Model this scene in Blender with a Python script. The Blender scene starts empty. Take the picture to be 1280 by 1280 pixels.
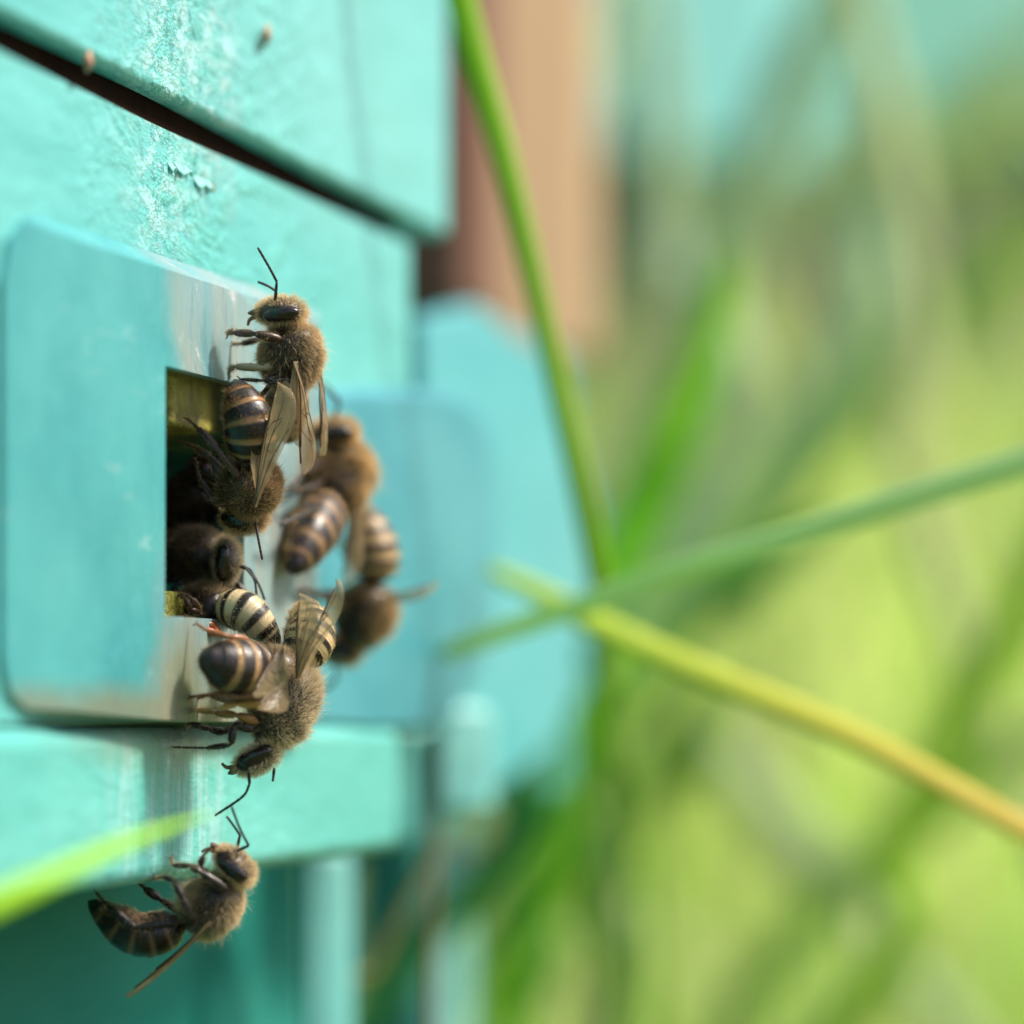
import bpy, math, random
import numpy as np
from mathutils import Vector, Matrix
random.seed(7); rng = np.random.default_rng(11)
S = bpy.context.scene
MM = 0.01                      # one millimetre in scene units (the scene is ten times life size)
R_ = math.radians

# ---------------------------------------------------------------- camera, sky, sun, exposure
FPX = 5000.0                   # focal length in photograph pixels
PITCH = math.atan(255 / FPX)
CAM = np.array([0.0, 0.0, 330 * MM])
cam = bpy.data.cameras.new("camera"); camo = bpy.data.objects.new("camera", cam); S.collection.objects.link(camo)
camo.location = CAM; camo.rotation_euler = (R_(90) + PITCH, 0, 0)
cam.sensor_width = 36; cam.lens = 36 * FPX / 1280
cam.clip_start = 0.05; cam.clip_end = 5000
cam.dof.use_dof = True; cam.dof.focus_distance = 293 * MM
cam.dof.aperture_fstop = cam.lens * 0.001 / (2 * 5.0 * MM)
cam.dof.aperture_blades = 0
S.camera = camo
SUN_AZ, SUN_EL = R_(84), R_(50)          # azimuth measured from +Y towards +X
w = bpy.data.worlds.new("World"); S.world = w; w.use_nodes = True
nt = w.node_tree; bg = nt.nodes["Background"]
sky = nt.nodes.new("ShaderNodeTexSky"); sky.sky_type = 'NISHITA'; sky.sun_disc = False
sky.sun_elevation = SUN_EL; sky.sun_rotation = SUN_AZ; sky.dust_density = 3.0; sky.ozone_density = 1.0
nt.links.new(sky.outputs[0], bg.inputs[0]); bg.inputs[1].default_value = 0.12
sl = bpy.data.lights.new("sun", 'SUN'); sl.energy = 3.6; sl.angle = R_(9); sl.color = (1, .93, .82)
so = bpy.data.objects.new("sun", sl); S.collection.objects.link(so)
sv = Vector((math.sin(SUN_AZ) * math.cos(SUN_EL), math.cos(SUN_AZ) * math.cos(SUN_EL), math.sin(SUN_EL)))
so.rotation_euler = sv.to_track_quat('Z', 'Y').to_euler()
S.view_settings.view_transform = 'Standard'; S.view_settings.look = 'None'
S.view_settings.exposure = 0.85; S.view_settings.gamma = 1
S.cycles.max_bounces = 8; S.cycles.transparent_max_bounces = 12
S.cycles.sample_clamp_indirect = 6
S.cycles.use_denoising = True

# ---------------------------------------------------------------- geometry helpers
CX = np.array([1.0, 0, 0])                                        # camera right
CY = np.array([0, -math.sin(PITCH), math.cos(PITCH)])             # camera up
CZ = -np.array([0, math.cos(PITCH), math.sin(PITCH)])             # towards the viewer
def P(px, py, z):
    """point seen at photograph pixel (px,py), z millimetres deep"""
    return CAM + MM * z * (-CZ + CX * (px - 640) / FPX + CY * (640 - py) / FPX)
def cv(x, y, z): return unit(CX * x + CY * y + CZ * z)
def unit(v):
    v = np.asarray(v, float); return v / (np.linalg.norm(v) + 1e-12)
# hive front plane: horizontal direction WD, outward normal WN
WD = -CZ * 5000 + CX * 1112; WD[2] = 0; WD = unit(WD)
WN = np.array([WD[1], -WD[0], 0.0]); UP = np.array([0, 0, 1.0])
W0 = P(240, 700, 300)
def wl(s, h, p): return W0 + MM * (WD * s + WN * p) + UP * (MM * h) - UP * (W0[2])
def sh(px, py, p=0.0):
    d = -CZ + CX * (px - 640) / FPX + CY * (640 - py) / FPX
    t = ((W0 + WN * p * MM - CAM) @ WN) / (d @ WN)
    q = CAM + d * t - W0 - WN * p * MM
    return (q @ WD) / MM, (CAM + d * t)[2] / MM
def R(px, py, p=0.0):
    s, h = sh(px, py, p); return wl(s, h, p)

def link(name, verts, faces, mat, parent=None, smooth=False, cols=None, mats=None, fm=None):
    me = bpy.data.meshes.new(name)
    me.from_pydata([tuple(map(float, v)) for v in verts], [], [tuple(f) for f in faces])
    for m in (mats or [mat]): me.materials.append(m)
    if fm is not None: me.polygons.foreach_set("material_index", np.asarray(fm, np.int32))
    if smooth: me.polygons.foreach_set("use_smooth", [True] * len(me.polygons))
    if cols is not None:
        a = me.color_attributes.new("tint", 'FLOAT_COLOR', 'POINT')
        c = np.ones((len(verts), 4), np.float32); c[:, :3] = cols
        a.data.foreach_set("color", c.ravel())
    me.update()
    o = bpy.data.objects.new(name, me); S.collection.objects.link(o)
    if parent is not None: o.parent = parent
    return o
def tag(o, label=None, cat=None, group=None, kind=None):
    if label: o["label"] = label
    if cat: o["category"] = cat
    if group: o["group"] = group
    if kind: o["kind"] = kind
    return o
def empty(name, loc=None):
    o = bpy.data.objects.new(name, None); S.collection.objects.link(o); o.empty_display_size = .02
    return o
class MB:
    def __init__(s): s.v = []; s.f = []
    def add(s, v, f):
        n = len(s.v); s.v += [tuple(x) for x in v]; s.f += [tuple(i + n for i in q) for q in f]
    def box(s, s0, s1, h0, h1, p0, p1):
        v = [wl(a, b, c) for c in (p0, p1) for b in (h0, h1) for a in (s0, s1)]
        s.add(v, [(0, 1, 3, 2), (4, 6, 7, 5), (0, 4, 5, 1), (2, 3, 7, 6), (0, 2, 6, 4), (1, 5, 7, 3)])
    def build(s, name, mat, parent=None, bevel=0, seg=3):
        o = link(name, s.v, s.f, mat, parent)
        import bmesh
        bm = bmesh.new(); bm.from_mesh(o.data); bmesh.ops.recalc_face_normals(bm, faces=bm.faces); bm.to_mesh(o.data); bm.free()
        if bevel:
            b = o.modifiers.new("b", 'BEVEL'); b.width = bevel * MM; b.segments = seg; b.limit_method = 'ANGLE'; b.angle_limit = R_(25)
            for pl in o.data.polygons: pl.use_smooth = True
            b.harden_normals = True
        return o
def catmull(pts, n):
    pts = np.asarray(pts, float)
    if len(pts) == 2: return pts[0] + (pts[1] - pts[0]) * np.linspace(0, 1, n)[:, None]
    q = np.vstack([2 * pts[0] - pts[1], pts, 2 * pts[-1] - pts[-2]])
    out = []
    for t in np.linspace(0, len(pts) - 1 - 1e-9, n):
        i = int(t); u = t - i; a, b, c, d = q[i:i + 4]
        out.append(.5 * ((2 * b) + (c - a) * u + (2 * a - 5 * b + 4 * c - d) * u * u + (3 * b - a - 3 * c + d) * u ** 3))
    return np.array(out)
def tube(pts, rad, nseg=8, cap=True):
    pts = np.asarray(pts); n = len(pts); rad = np.broadcast_to(rad, n)
    t = np.gradient(pts, axis=0); t /= np.linalg.norm(t, axis=1)[:, None] + 1e-12
    a = np.cross(t[0], [.3, .5, .8]); a = unit(a); V = []; F = []
    for i in range(n):
        a = unit(a - t[i] * (a @ t[i])); b = np.cross(t[i], a)
        for k in range(nseg):
            th = 2 * math.pi * k / nseg
            V.append(pts[i] + rad[i] * (a * math.cos(th) + b * math.sin(th)))
    for i in range(n - 1):
        for k in range(nseg):
            k2 = (k + 1) % nseg
            F.append((i * nseg + k, i * nseg + k2, (i + 1) * nseg + k2, (i + 1) * nseg + k))
    if cap:
        F.append(tuple(range(nseg - 1, -1, -1))); F.append(tuple((n - 1) * nseg + k for k in range(nseg)))
    return V, F

# ---------------------------------------------------------------- materials
def mat(name, base=(.5, .5, .5), rough=.6, **k):
    m = bpy.data.materials.new(name); m.use_nodes = True
    b = m.node_tree.nodes["Principled BSDF"]
    b.inputs["Base Color"].default_value = (*base, 1); b.inputs["Roughness"].default_value = rough
    for kk, v in k.items(): b.inputs[kk].default_value = v
    return m
def N(m, t, **k):
    n = m.node_tree.nodes.new(t)
    for a, v in k.items(): setattr(n, a, v)
    return n
def L(m, a, b): m.node_tree.links.new(a, b)
def noise(m, scale, detail=4, rough=.55, vec=None, dist=0):
    n = N(m, "ShaderNodeTexNoise"); n.inputs["Scale"].default_value = scale; n.inputs["Detail"].default_value = detail
    n.inputs["Roughness"].default_value = rough; n.inputs["Distortion"].default_value = dist
    if vec is None: vec = N(m, "ShaderNodeNewGeometry").outputs["Position"]
    L(m, vec, n.inputs["Vector"]); return n.outputs["Fac"]
def ramp(m, fac, stops):
    r = N(m, "ShaderNodeValToRGB"); L(m, fac, r.inputs[0]); e = r.color_ramp.elements
    while len(e) < len(stops): e.new(.5)
    for x, (p, c) in zip(e, stops): x.position = p; x.color = (*c, 1) if len(c) == 3 else c
    return r.outputs[0]
def mixc(m, fac, a, b, mode='MIX'):
    n = N(m, "ShaderNodeMix", data_type='RGBA', blend_type=mode)
    if hasattr(fac, "links") or hasattr(fac, "is_linked"): L(m, fac, n.inputs[0])
    else: n.inputs[0].default_value = fac
    for v, i in ((a, 6), (b, 7)):
        if isinstance(v, tuple): n.inputs[i].default_value = (*v, 1)
        else: L(m, v, n.inputs[i])
    return n.outputs[2]
def bump(m, h, strength, dist):
    b = N(m, "ShaderNodeBump"); b.inputs["Strength"].default_value = strength; b.inputs["Distance"].default_value = dist
    L(m, h, b.inputs["Height"]); L(m, b.outputs[0], m.node_tree.nodes["Principled BSDF"].inputs["Normal"]); return b
def blob(m, centre, radius, squash=None):
    """soft round patch of real wear around a point of the boards"""
    g = N(m, "ShaderNodeNewGeometry").outputs["Position"]
    n = N(m, "ShaderNodeVectorMath", operation='SUBTRACT'); L(m, g, n.inputs[0]); n.inputs[1].default_value = centre
    v = n.outputs[0]
    if squash:
        q = N(m, "ShaderNodeVectorMath", operation='MULTIPLY'); L(m, v, q.inputs[0]); q.inputs[1].default_value = squash; v = q.outputs[0]
    le = N(m, "ShaderNodeVectorMath", operation='LENGTH'); L(m, v, le.inputs[0])
    mr = N(m, "ShaderNodeMapRange"); L(m, le.outputs["Value"], mr.inputs[0])
    mr.inputs[1].default_value = radius; mr.inputs[2].default_value = 0; mr.inputs[3].default_value = 0; mr.inputs[4].default_value = 1
    return mr.outputs[0]
def math_(m, op, a, b):
    n = N(m, "ShaderNodeMath", operation=op, use_clamp=False)
    for v, i in ((a, 0), (b, 1)):
        if isinstance(v, (int, float)): n.inputs[i].default_value = v
        else: L(m, v, n.inputs[i])
    return n.outputs[0]
def wallmap(m, sa, sh_, sp=1):
    """position scaled along the grain of the boards"""
    g = N(m, "ShaderNodeNewGeometry").outputs["Position"]
    mp = N(m, "ShaderNodeMapping"); L(m, g, mp.inputs[0]); mp.inputs["Rotation"].default_value = (0, 0, math.atan2(WD[0], WD[1]))
    mp.inputs["Scale"].default_value = (sp, sa, sh_); return mp.outputs[0]

def paint(name, c1, c2, wear=False, drip=False, rough=.45, grain=.25, bare=.73):
    m = mat(name, c1, rough)
    b = m.node_tree.nodes["Principled BSDF"]
    n1 = noise(m, 1.6, 5, .6, wallmap(m, .45, 1))
    col = mixc(m, n1, c1, c2)
    highlight = ramp(m, noise(m, 1.3, 3, .5, wallmap(m, .5, 1.3)), [(.50, (0, 0, 0)), (.72, (.75, .75, .75))])  # random pale patches standing in for bright highlights on the paint
    col = mixc(m, highlight, col, tuple(min(1, x * .85 + .07) for x in c2))
    n2 = noise(m, 9, 6, .7, wallmap(m, .3, 1))
    col = mixc(m, ramp(m, n2, [(.45, (0, 0, 0)), (.75, (.5, .5, .5))]), col, tuple(min(1, x * 1.2 + .05) for x in c2))
    # tiny rubbed and flaked specks down to the wood
    n3 = noise(m, 60, 4, .6)
    col = mixc(m, ramp(m, n3, [(bare, (0, 0, 0)), (bare + .03, (1, 1, 1))]), col, (.20, .16, .10))
    h = math_(m, 'ADD', math_(m, 'MULTIPLY', noise(m, 40, 6, .65, wallmap(m, .3, 1)), 1.0), math_(m, 'MULTIPLY', n2, .5))
    if wear:
        # crazed pale crust on the upper board
        bl = math_(m, 'MAXIMUM', blob(m, R(215, 75), .28, (2.4, .8, 1)), blob(m, R(262, 150), .17, (2.6, 1, 1)))
        vo = N(m, "ShaderNodeTexVoronoi", feature='DISTANCE_TO_EDGE'); vo.inputs["Scale"].default_value = 42
        gg = N(m, "ShaderNodeNewGeometry").outputs["Position"]
        nn = N(m, "ShaderNodeTexNoise"); nn.inputs["Scale"].default_value = 30; L(m, gg, nn.inputs["Vector"])
        ad = N(m, "ShaderNodeVectorMath", operation='MULTIPLY_ADD'); L(m, nn.outputs["Color"], ad.inputs[0]); ad.inputs[1].default_value = (.04, .04, .04); L(m, gg, ad.inputs[2])
        L(m, ad.outputs[0], vo.inputs["Vector"])
        k = math_(m, 'MULTIPLY', bl, math_(m, 'ADD', noise(m, 9, 4, .6), .1))
        fl = ramp(m, noise(m, 62, 4, .8, wallmap(m, .35, 1)), [(.47, (0, 0, 0)), (.53, (1, 1, 1))])
        msk = math_(m, 'MULTIPLY', ramp(m, k, [(.22, (0, 0, 0)), (.42, (1, 1, 1))]), fl)
        col = mixc(m, math_(m, 'MULTIPLY', msk, .48), col, (.46, .62, .63))
        col = mixc(m, math_(m, 'MULTIPLY', ramp(m, noise(m, 70, 4, .8), [(.54, (0, 0, 0)), (.60, (1, 1, 1))]), ramp(m, k, [(.22, (0, 0, 0)), (.42, (.7, .7, .7))])), col, (.02, .16, .16))
        dk = ramp(m, vo.outputs["Distance"], [(.0, (1, 1, 1)), (.12, (0, 0, 0))])
        col = mixc(m, math_(m, 'MULTIPLY', math_(m, 'MULTIPLY', dk, ramp(m, k, [(.2, (0, 0, 0)), (.4, (1, 1, 1))])), .0), col, (.03, .22, .22))
        h = math_(m, 'ADD', h, math_(m, 'MULTIPLY', msk, 2.0))
        # wrinkled, lifting paint under the gap
        b2 = math_(m, 'MAXIMUM', blob(m, R(240, 240), .26, (2.2, .8, 1)), blob(m, R(330, 270), .22, (2.2, .6, 1)))
        rg = noise(m, 14, 5, .6, wallmap(m, .45, 1), .35)
        crk = ramp(m, rg, [(.44, (0, 0, 0)), (.5, (1, 1, 1)), (.56, (0, 0, 0))])
        k2 = math_(m, 'MULTIPLY', crk, b2)
        h = math_(m, 'ADD', h, math_(m, 'MULTIPLY', k2, 1.8))
        col = mixc(m, math_(m, 'MULTIPLY', k2, .35), col, (.10, .45, .34))
    if drip:
        k = math_(m, 'MAXIMUM', blob(m, R(190, 1050), .16, (1, .8, 1.2)), blob(m, R(225, 1000), .13, (1, 1, .8)))
        st = noise(m, 26, 3, .7, wallmap(m, 1.0, .16, 1), .4)
        col = mixc(m, math_(m, 'MULTIPLY', ramp(m, st, [(.50, (0, 0, 0)), (.60, (1, 1, 1))]), ramp(m, k, [(0, (0, 0, 0)), (.4, (.4, .4, .4))])), col, (.38, .55, .58))
        col = mixc(m, math_(m, 'MULTIPLY', ramp(m, st, [(.36, (1, 1, 1)), (.42, (0, 0, 0))]), ramp(m, k, [(0, (0, 0, 0)), (.4, (.35, .35, .35))])), col, (.12, .22, .10))
        h = math_(m, 'ADD', h, math_(m, 'MULTIPLY', math_(m, 'MULTIPLY', st, k), 2.0))
        dirt = math_(m, 'MULTIPLY', blob(m, R(200, 912), .22, (.6, .6, 5)), noise(m, 9, 4, .6))
        col = mixc(m, ramp(m, dirt, [(.08, (0, 0, 0)), (.5, (.8, .8, .8))]), col, (.18, .16, .06))
    L(m, col, b.inputs["Base Color"])
    bump(m, h, grain, .02)
    return m
M_turq = paint("turquoise_paint", (.062, .345, .325), (.12, .43, .41), wear=True)
M_rail = paint("rail_paint", (.052, .345, .30), (.105, .41, .37), drip=True)
M_teal = paint("teal_paint", (.022, .22, .235), (.05, .31, .32), grain=.1, rough=.38, bare=.8)
M_blue = paint("bluish_paint", (.010, .165, .215), (.045, .265, .31), grain=.1, rough=.45, bare=.78)
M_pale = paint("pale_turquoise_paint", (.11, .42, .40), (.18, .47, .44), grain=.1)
M_cyan = paint("cyan_paint", (.018, .25, .275), (.08, .36, .38), grain=.1)
M_far = paint('weathered_green_paint', (.12, .42, .34), (.20, .46, .36), grain=.1)
M_deep = paint("deep_and_shaded_teal", (.004, .15, .12), (.008, .20, .16), grain=.1, rough=.85)  # teal darkened to carry the shade under the bottom rail
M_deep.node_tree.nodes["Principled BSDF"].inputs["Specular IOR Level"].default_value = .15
def grey_cover():
    m = mat("rubbed_cover", rough=.4); b = m.node_tree.nodes["Principled BSDF"]
    n1 = noise(m, 8, 6, .7, wallmap(m, 2.2, .35, 2.2))
    col = ramp(m, n1, [(.3, (.09, .30, .32)), (.45, (.17, .29, .30)), (.56, (.23, .30, .28)), (.72, (.30, .27, .22))])
    n2 = noise(m, 38, 5, .75)
    col = mixc(m, ramp(m, n2, [(.60, (0, 0, 0)), (.72, (1, 1, 1))]), col, (.55, .55, .56))
    col = mixc(m, ramp(m, noise(m, 30, 4, .7, wallmap(m, 3, .3, 3)), [(.62, (0, 0, 0)), (.70, (1, 1, 1))]), col, (.10, .09, .11))
    teal = mixc(m, ramp(m, noise(m, 5, 5, .65), [(.35, (0, 0, 0)), (.65, (1, 1, 1))]), (.022, .225, .245), (.06, .325, .325))
    k = math_(m, 'MAXIMUM', blob(m, R(300, 425, 3), .22), blob(m, R(270, 835, 3), .19))
    k = math_(m, 'MAXIMUM', k, blob(m, R(370, 640, 3), .24, (1, 1, .8)))
    k = ramp(m, math_(m, 'ADD', k, math_(m, 'MULTIPLY', noise(m, 6, 4, .6), .5)), [(.32, (0, 0, 0)), (.62, (1, 1, 1))])
    col = mixc(m, k, teal, col)
    st = math_(m, 'MULTIPLY', math_(m, 'MAXIMUM', blob(m, R(160, 893, 2), .34, (.5, .5, 11)), blob(m, R(222, 880, 3), .10)), math_(m, 'ADD', noise(m, 12, 5, .7), .35))
    col = mixc(m, ramp(m, st, [(.12, (0, 0, 0)), (.6, (.65, .65, .65))]), col, (.20, .15, .06))
    sc_ = ramp(m, noise(m, 20, 3, .8, wallmap(m, .5, 4, 1), .6), [(.64, (0, 0, 0)), (.68, (.6, .6, .6))])
    col = mixc(m, sc_, col, (.20, .40, .40))
    L(m, col, b.inputs["Base Color"]); bump(m, noise(m, 40, 5, .7, wallmap(m, 3, .4, 3)), .3, .015)
    return m
M_grey = grey_cover()
def wood(name, c1, c2, scale=1):
    m = mat(name, rough=.7); b = m.node_tree.nodes["Principled BSDF"]
    n1 = noise(m, 3 * scale, 6, .6, wallmap(m, 2, .25, 2), .5)
    L(m, mixc(m, n1, c1, c2), b.inputs["Base Color"]); bump(m, n1, .2, .02); return m
M_wood = wood("raw_wood", (.32, .19, .09), (.47, .32, .18), .5)
M_dgrass = wood('mossy_wood', (.20, .22, .10), (.26, .27, .14))
M_dwood = wood("dark_and_shaded_wood", (.10, .034, .015), (.15, .055, .026))  # dark brown for the crossbar and for painted shade beside the tan wall
def propolis():
    m = mat("propolis", rough=.5); b = m.node_tree.nodes["Principled BSDF"]
    n1 = noise(m, 28, 6, .7)
    L(m, ramp(m, n1, [(.3, (.12, .08, .02)), (.45, (.34, .28, .05)), (.6, (.50, .44, .08)), (.75, (.42, .36, .16))]), b.inputs["Base Color"])
    bump(m, n1, .6, .03); return m
M_prop = propolis()
M_wax = mat("wax_block", (.62, .60, .07), .45)
L(M_wax, ramp(M_wax, noise(M_wax, 35, 5, .7), [(.35, (.30, .26, .04)), (.55, (.62, .60, .08)), (.7, (.70, .68, .20))]), M_wax.node_tree.nodes["Principled BSDF"].inputs["Base Color"]); bump(M_wax, noise(M_wax, 30, 5, .7), .8, .03)
M_gap = wood('gap_shade_brown', (.008, .005, .004), (.022, .012, .008), 6)  # near-black brown, the gap's shade put into the colour
M_gap.node_tree.nodes['Principled BSDF'].inputs['Specular IOR Level'].default_value = 0
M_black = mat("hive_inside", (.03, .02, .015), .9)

def tinted(name, rough=.5, spec=.5, transl=0.0, coat=0.0, noise_amt=.0):
    m = mat(name, rough=rough); b = m.node_tree.nodes["Principled BSDF"]
    a = N(m, "ShaderNodeAttribute", attribute_name="tint"); col = a.outputs["Color"]
    if noise_amt:
        col = mixc(m, noise_amt, col, ramp(m, noise(m, 45, 4, .6), [(.3, (.3, .3, .3)), (.7, (1, 1, 1))]), 'MULTIPLY')
        bump(m, noise(m, 160, 3, .6), .12, .004)
    L(m, col, b.inputs["Base Color"]); b.inputs["Specular IOR Level"].default_value = spec; b.inputs["Coat Weight"].default_value = coat
    if transl:
        t = N(m, "ShaderNodeBsdfTranslucent"); L(m, col, t.inputs[0]); mx = N(m, "ShaderNodeMixShader"); mx.inputs[0].default_value = transl
        L(m, b.outputs[0], mx.inputs[1]); L(m, t.outputs[0], mx.inputs[2]); L(m, mx.outputs[0], m.node_tree.nodes["Material Output"].inputs[0])
    return m
M_chitin = tinted("chitin", .40, .42, noise_amt=.5, coat=.04)
M_hair = tinted("bee_hair", .7, .25, transl=.4)
M_leaf = tinted("grass_green", .5, .3, transl=.58)
M_eye = mat("compound_eye", (.012, .007, .006), .16)
bump(M_eye, noise(M_eye, 220, 2, .5), .25, .004)
def wingmat(name, base, alpha):
    m = mat(name, base, .26); nt_ = m.node_tree; b = nt_.nodes["Principled BSDF"]
    g = noise(m, 26, 5, .7, wallmap(m, 1, 1, 1))
    col = mixc(m, g, tuple(x * .55 for x in base), tuple(min(1, x * 1.35) for x in base)); L(m, col, b.inputs["Base Color"])
    b.inputs["Specular IOR Level"].default_value = .45
    bump(m, g, .5, .01)
    t = N(m, "ShaderNodeBsdfTranslucent"); L(m, col, t.inputs[0]); mx = N(m, "ShaderNodeMixShader"); mx.inputs[0].default_value = .4
    L(m, b.outputs[0], mx.inputs[1]); L(m, t.outputs[0], mx.inputs[2])
    tr = N(m, "ShaderNodeBsdfTransparent"); m2 = N(m, "ShaderNodeMixShader"); m2.inputs[0].default_value = alpha
    L(m, tr.outputs[0], m2.inputs[1]); L(m, mx.outputs[0], m2.inputs[2]); L(m, m2.outputs[0], nt_.nodes["Material Output"].inputs[0])
    return m
M_wing = wingmat("wing_membrane", (.42, .30, .16), .62)
M_vein = mat("wing_vein", (.10, .05, .025), .4)

# ---------------------------------------------------------------- ground and far background
def ground():
    m = mat("soil_and_turf", rough=.9)
    n = noise(m, .6, 8, .6)
    L(m, ramp(m, n, [(.3, (.05, .06, .02)), (.5, (.09, .13, .03)), (.7, (.16, .17, .07))]), m.node_tree.nodes["Principled BSDF"].inputs["Base Color"])
    bump(m, noise(m, 4, 8, .7), .6, .2)
    n_ = 60; xs = np.linspace(-1, 1, n_); V = []; F = []
    for j in range(n_):
        for i in range(n_):
            x = np.sign(xs[i]) * abs(xs[i]) ** 3 * 2500; y = np.sign(xs[j]) * abs(xs[j]) ** 3 * 2500
            r = math.hypot(x, y); V.append((x, y, 0.12 * math.sin(x * .35) * math.cos(y * .27) * min(1, r / 20)))
    for j in range(n_ - 1):
        for i in range(n_ - 1): F.append((j * n_ + i, j * n_ + i + 1, (j + 1) * n_ + i + 1, (j + 1) * n_ + i))
    tag(link("ground", V, F, m, smooth=True), "turf and soil of the apiary meadow", kind="structure")
ground()

def blades_mesh(roots, heights, lean, width, cols, segs=5):
    """numpy ribbons: many blades in one mesh"""
    n = len(roots); t = np.linspace(0, 1, segs)
    az = rng.uniform(0, 2 * math.pi, n); wd = np.stack([np.cos(az), np.sin(az), np.zeros(n)], 1)
    V = np.zeros((n, segs, 2, 3)); 
    for k, tt in enumerate(t):
        c = roots + np.stack([lean[:, 0] * tt ** 1.8, lean[:, 1] * tt ** 1.8, heights * tt * (1 - .18 * tt * np.hypot(lean[:, 0], lean[:, 1]) / heights)], 1)
        ww = width * (1 - tt ** 2.2) + 1e-4
        V[:, k, 0] = c - wd * ww[:, None]; V[:, k, 1] = c + wd * ww[:, None]
    V = V.reshape(-1, 3); base = (np.arange(n) * segs * 2)[:, None]
    F = []
    for k in range(segs - 1):
        F.append(base + np.array([[2 * k, 2 * k + 1, 2 * k + 3, 2 * k + 2]]))
    F = np.concatenate(F, 0)
    C = np.repeat(cols * np.array([1.04, .98, 1.0]), segs * 2, axis=0)
    return V, F, C
GREENS = np.array([(.40, .58, .12), (.48, .64, .14), (.30, .55, .10), (.56, .62, .24), (.30, .54, .16), (.64, .60, .36), (.46, .68, .12)])
def meadow():
    n = 20000
    y = rng.uniform(9.5, 48, n) ; x = rng.uniform(-.35, .42, n) * (y + 4) * .62 + y * .04
    roots = np.stack([x, y, np.full(n, -.02)], 1)
    hgt = rng.uniform(1.6, 4.3, n) * np.clip(.62 + y / 60, .6, 1.2) 
    lean = rng.normal(0, 1, (n, 2)) * hgt[:, None] * .42
    tl = rng.uniform(0, 1, n) < .16; hgt[tl] = rng.uniform(4.2, 7.0, tl.sum()) * (.75 + y[tl] / 90); lean[tl] = rng.normal(0, 1, (tl.sum(), 2)) * hgt[tl][:, None] * .30
    ci = rng.choice(len(GREENS), n, p=[.22, .22, .10, .18, .04, .14, .10]); cols = GREENS[ci] * rng.uniform(.8, 1.5, n)[:, None]
    V, F, C = blades_mesh(roots, hgt, lean, rng.uniform(.02, .05, n), cols)
    tag(link("meadow_grass", V, F, M_leaf, cols=C), "tall blurred yellow green grass filling the meadow behind the hives", "grass", kind="stuff")
meadow()
def hedge():
    n = 60000
    # ragged mass of leaves, about 6 to 8 m away in real scale
    x = rng.uniform(-30, 34, n); y = rng.uniform(62, 80, n); top = 17 + 4 * np.sin(x * .31) + 3 * np.sin(x * .83 + 1)
    z = rng.uniform(0, 1, n) ** .8 * top
    c = np.stack([x, y, z], 1)
    a = rng.normal(0, 1, (n, 3)); a /= np.linalg.norm(a, axis=1)[:, None]
    b = np.cross(a, rng.normal(0, 1, (n, 3))); b /= np.linalg.norm(b, axis=1)[:, None]
    ln = rng.uniform(.5, 1.1, n)[:, None]; wd = ln * .45
    V = np.stack([c - a * ln, c + b * wd, c + a * ln, c - b * wd], 1).reshape(-1, 3)
    F = np.arange(n * 4).reshape(-1, 4)
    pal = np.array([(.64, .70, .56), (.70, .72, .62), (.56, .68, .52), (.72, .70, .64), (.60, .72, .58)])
    patch = (np.sin(x * .5) + np.sin(z * .6 + x * .2) + rng.normal(0, .8, n)); ci = np.clip(((patch + 2.5)).astype(int), 0, 4)
    C = np.repeat(pal[ci] * rng.uniform(.7, 1.3, n)[:, None], 4, 0)
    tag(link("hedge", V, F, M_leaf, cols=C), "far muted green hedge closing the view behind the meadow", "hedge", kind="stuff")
hedge()

# ---------------------------------------------------------------- hive in the foreground
hA = empty("beehive"); tag(hA, "turquoise painted wooden beehive in the foreground with bees at its entrance", "beehive")
s_top_end, h_gapU = sh(556, 291)[0], sh(556, 291)[1] - .45
s_low_end = sh(512, 400)[0]; h_gapL = sh(505, 303)[1]
s_rail_end = sh(486, 1000)[0]; h_rail_top = sh(230, 903)[1]; h_rail_bot = sh(485, 1064)[1]
SN = -420  # near end of the boards, behind the camera
m = MB(); m.box(SN, s_top_end, h_gapU, h_gapU + 260, -300, 0.4); m.build("upper_box", M_turq, hA, .8, 4)
# lower box front board, pierced by the entrance
hs0, hh1 = sh(214, 446, 0); hs1, hh0 = sh(350, 790, 0); hs0 -= 3
m = MB()
m.box(SN, hs0, h_rail_top, h_gapL, -22, 0); m.box(hs1, s_low_end, h_rail_top, h_gapL, -22, 0)
m.box(hs0, hs1, hh1, h_gapL, -22, 0); m.box(hs0, hs1, h_rail_top, hh0, -22, 0)
fb = m.build("front_board", M_turq, hA)
b_ = fb.modifiers.new("w", 'WELD'); b_.merge_threshold = .0005
m = MB(); m.box(s_low_end - 18, s_low_end - .5, h_rail_top, h_gapL - .3, -290, -22.3); m.box(SN, SN + 18, h_rail_top, h_gapL, -290, -22.3)
m.box(SN, s_low_end - .5, h_rail_top, h_gapL, -308, -290.3); m.build("side_board", M_turq, hA, 1)
m = MB(); m.box(SN + 18.3, s_low_end - 18.3, h_rail_top, h_rail_top + 2, -290, -22.3); m.box(SN + 18.3, s_low_end - 18.3, h_gapL - 3, h_gapL - .5, -290, -22.3); m.build("inside_floor", M_black, hA)
m = MB(); m.box(SN, s_rail_end, h_rail_bot, h_rail_top - .3, -300, 1.2); m.build("bottom_rail", M_rail, hA, 1.5, 4)
s_pan = sh(384, 1150, -24)[0]
m = MB(); m.box(SN, s_pan, 0, h_rail_bot - .3, -290, -24); m.build("stand_panel", M_deep, hA, 1)
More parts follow.
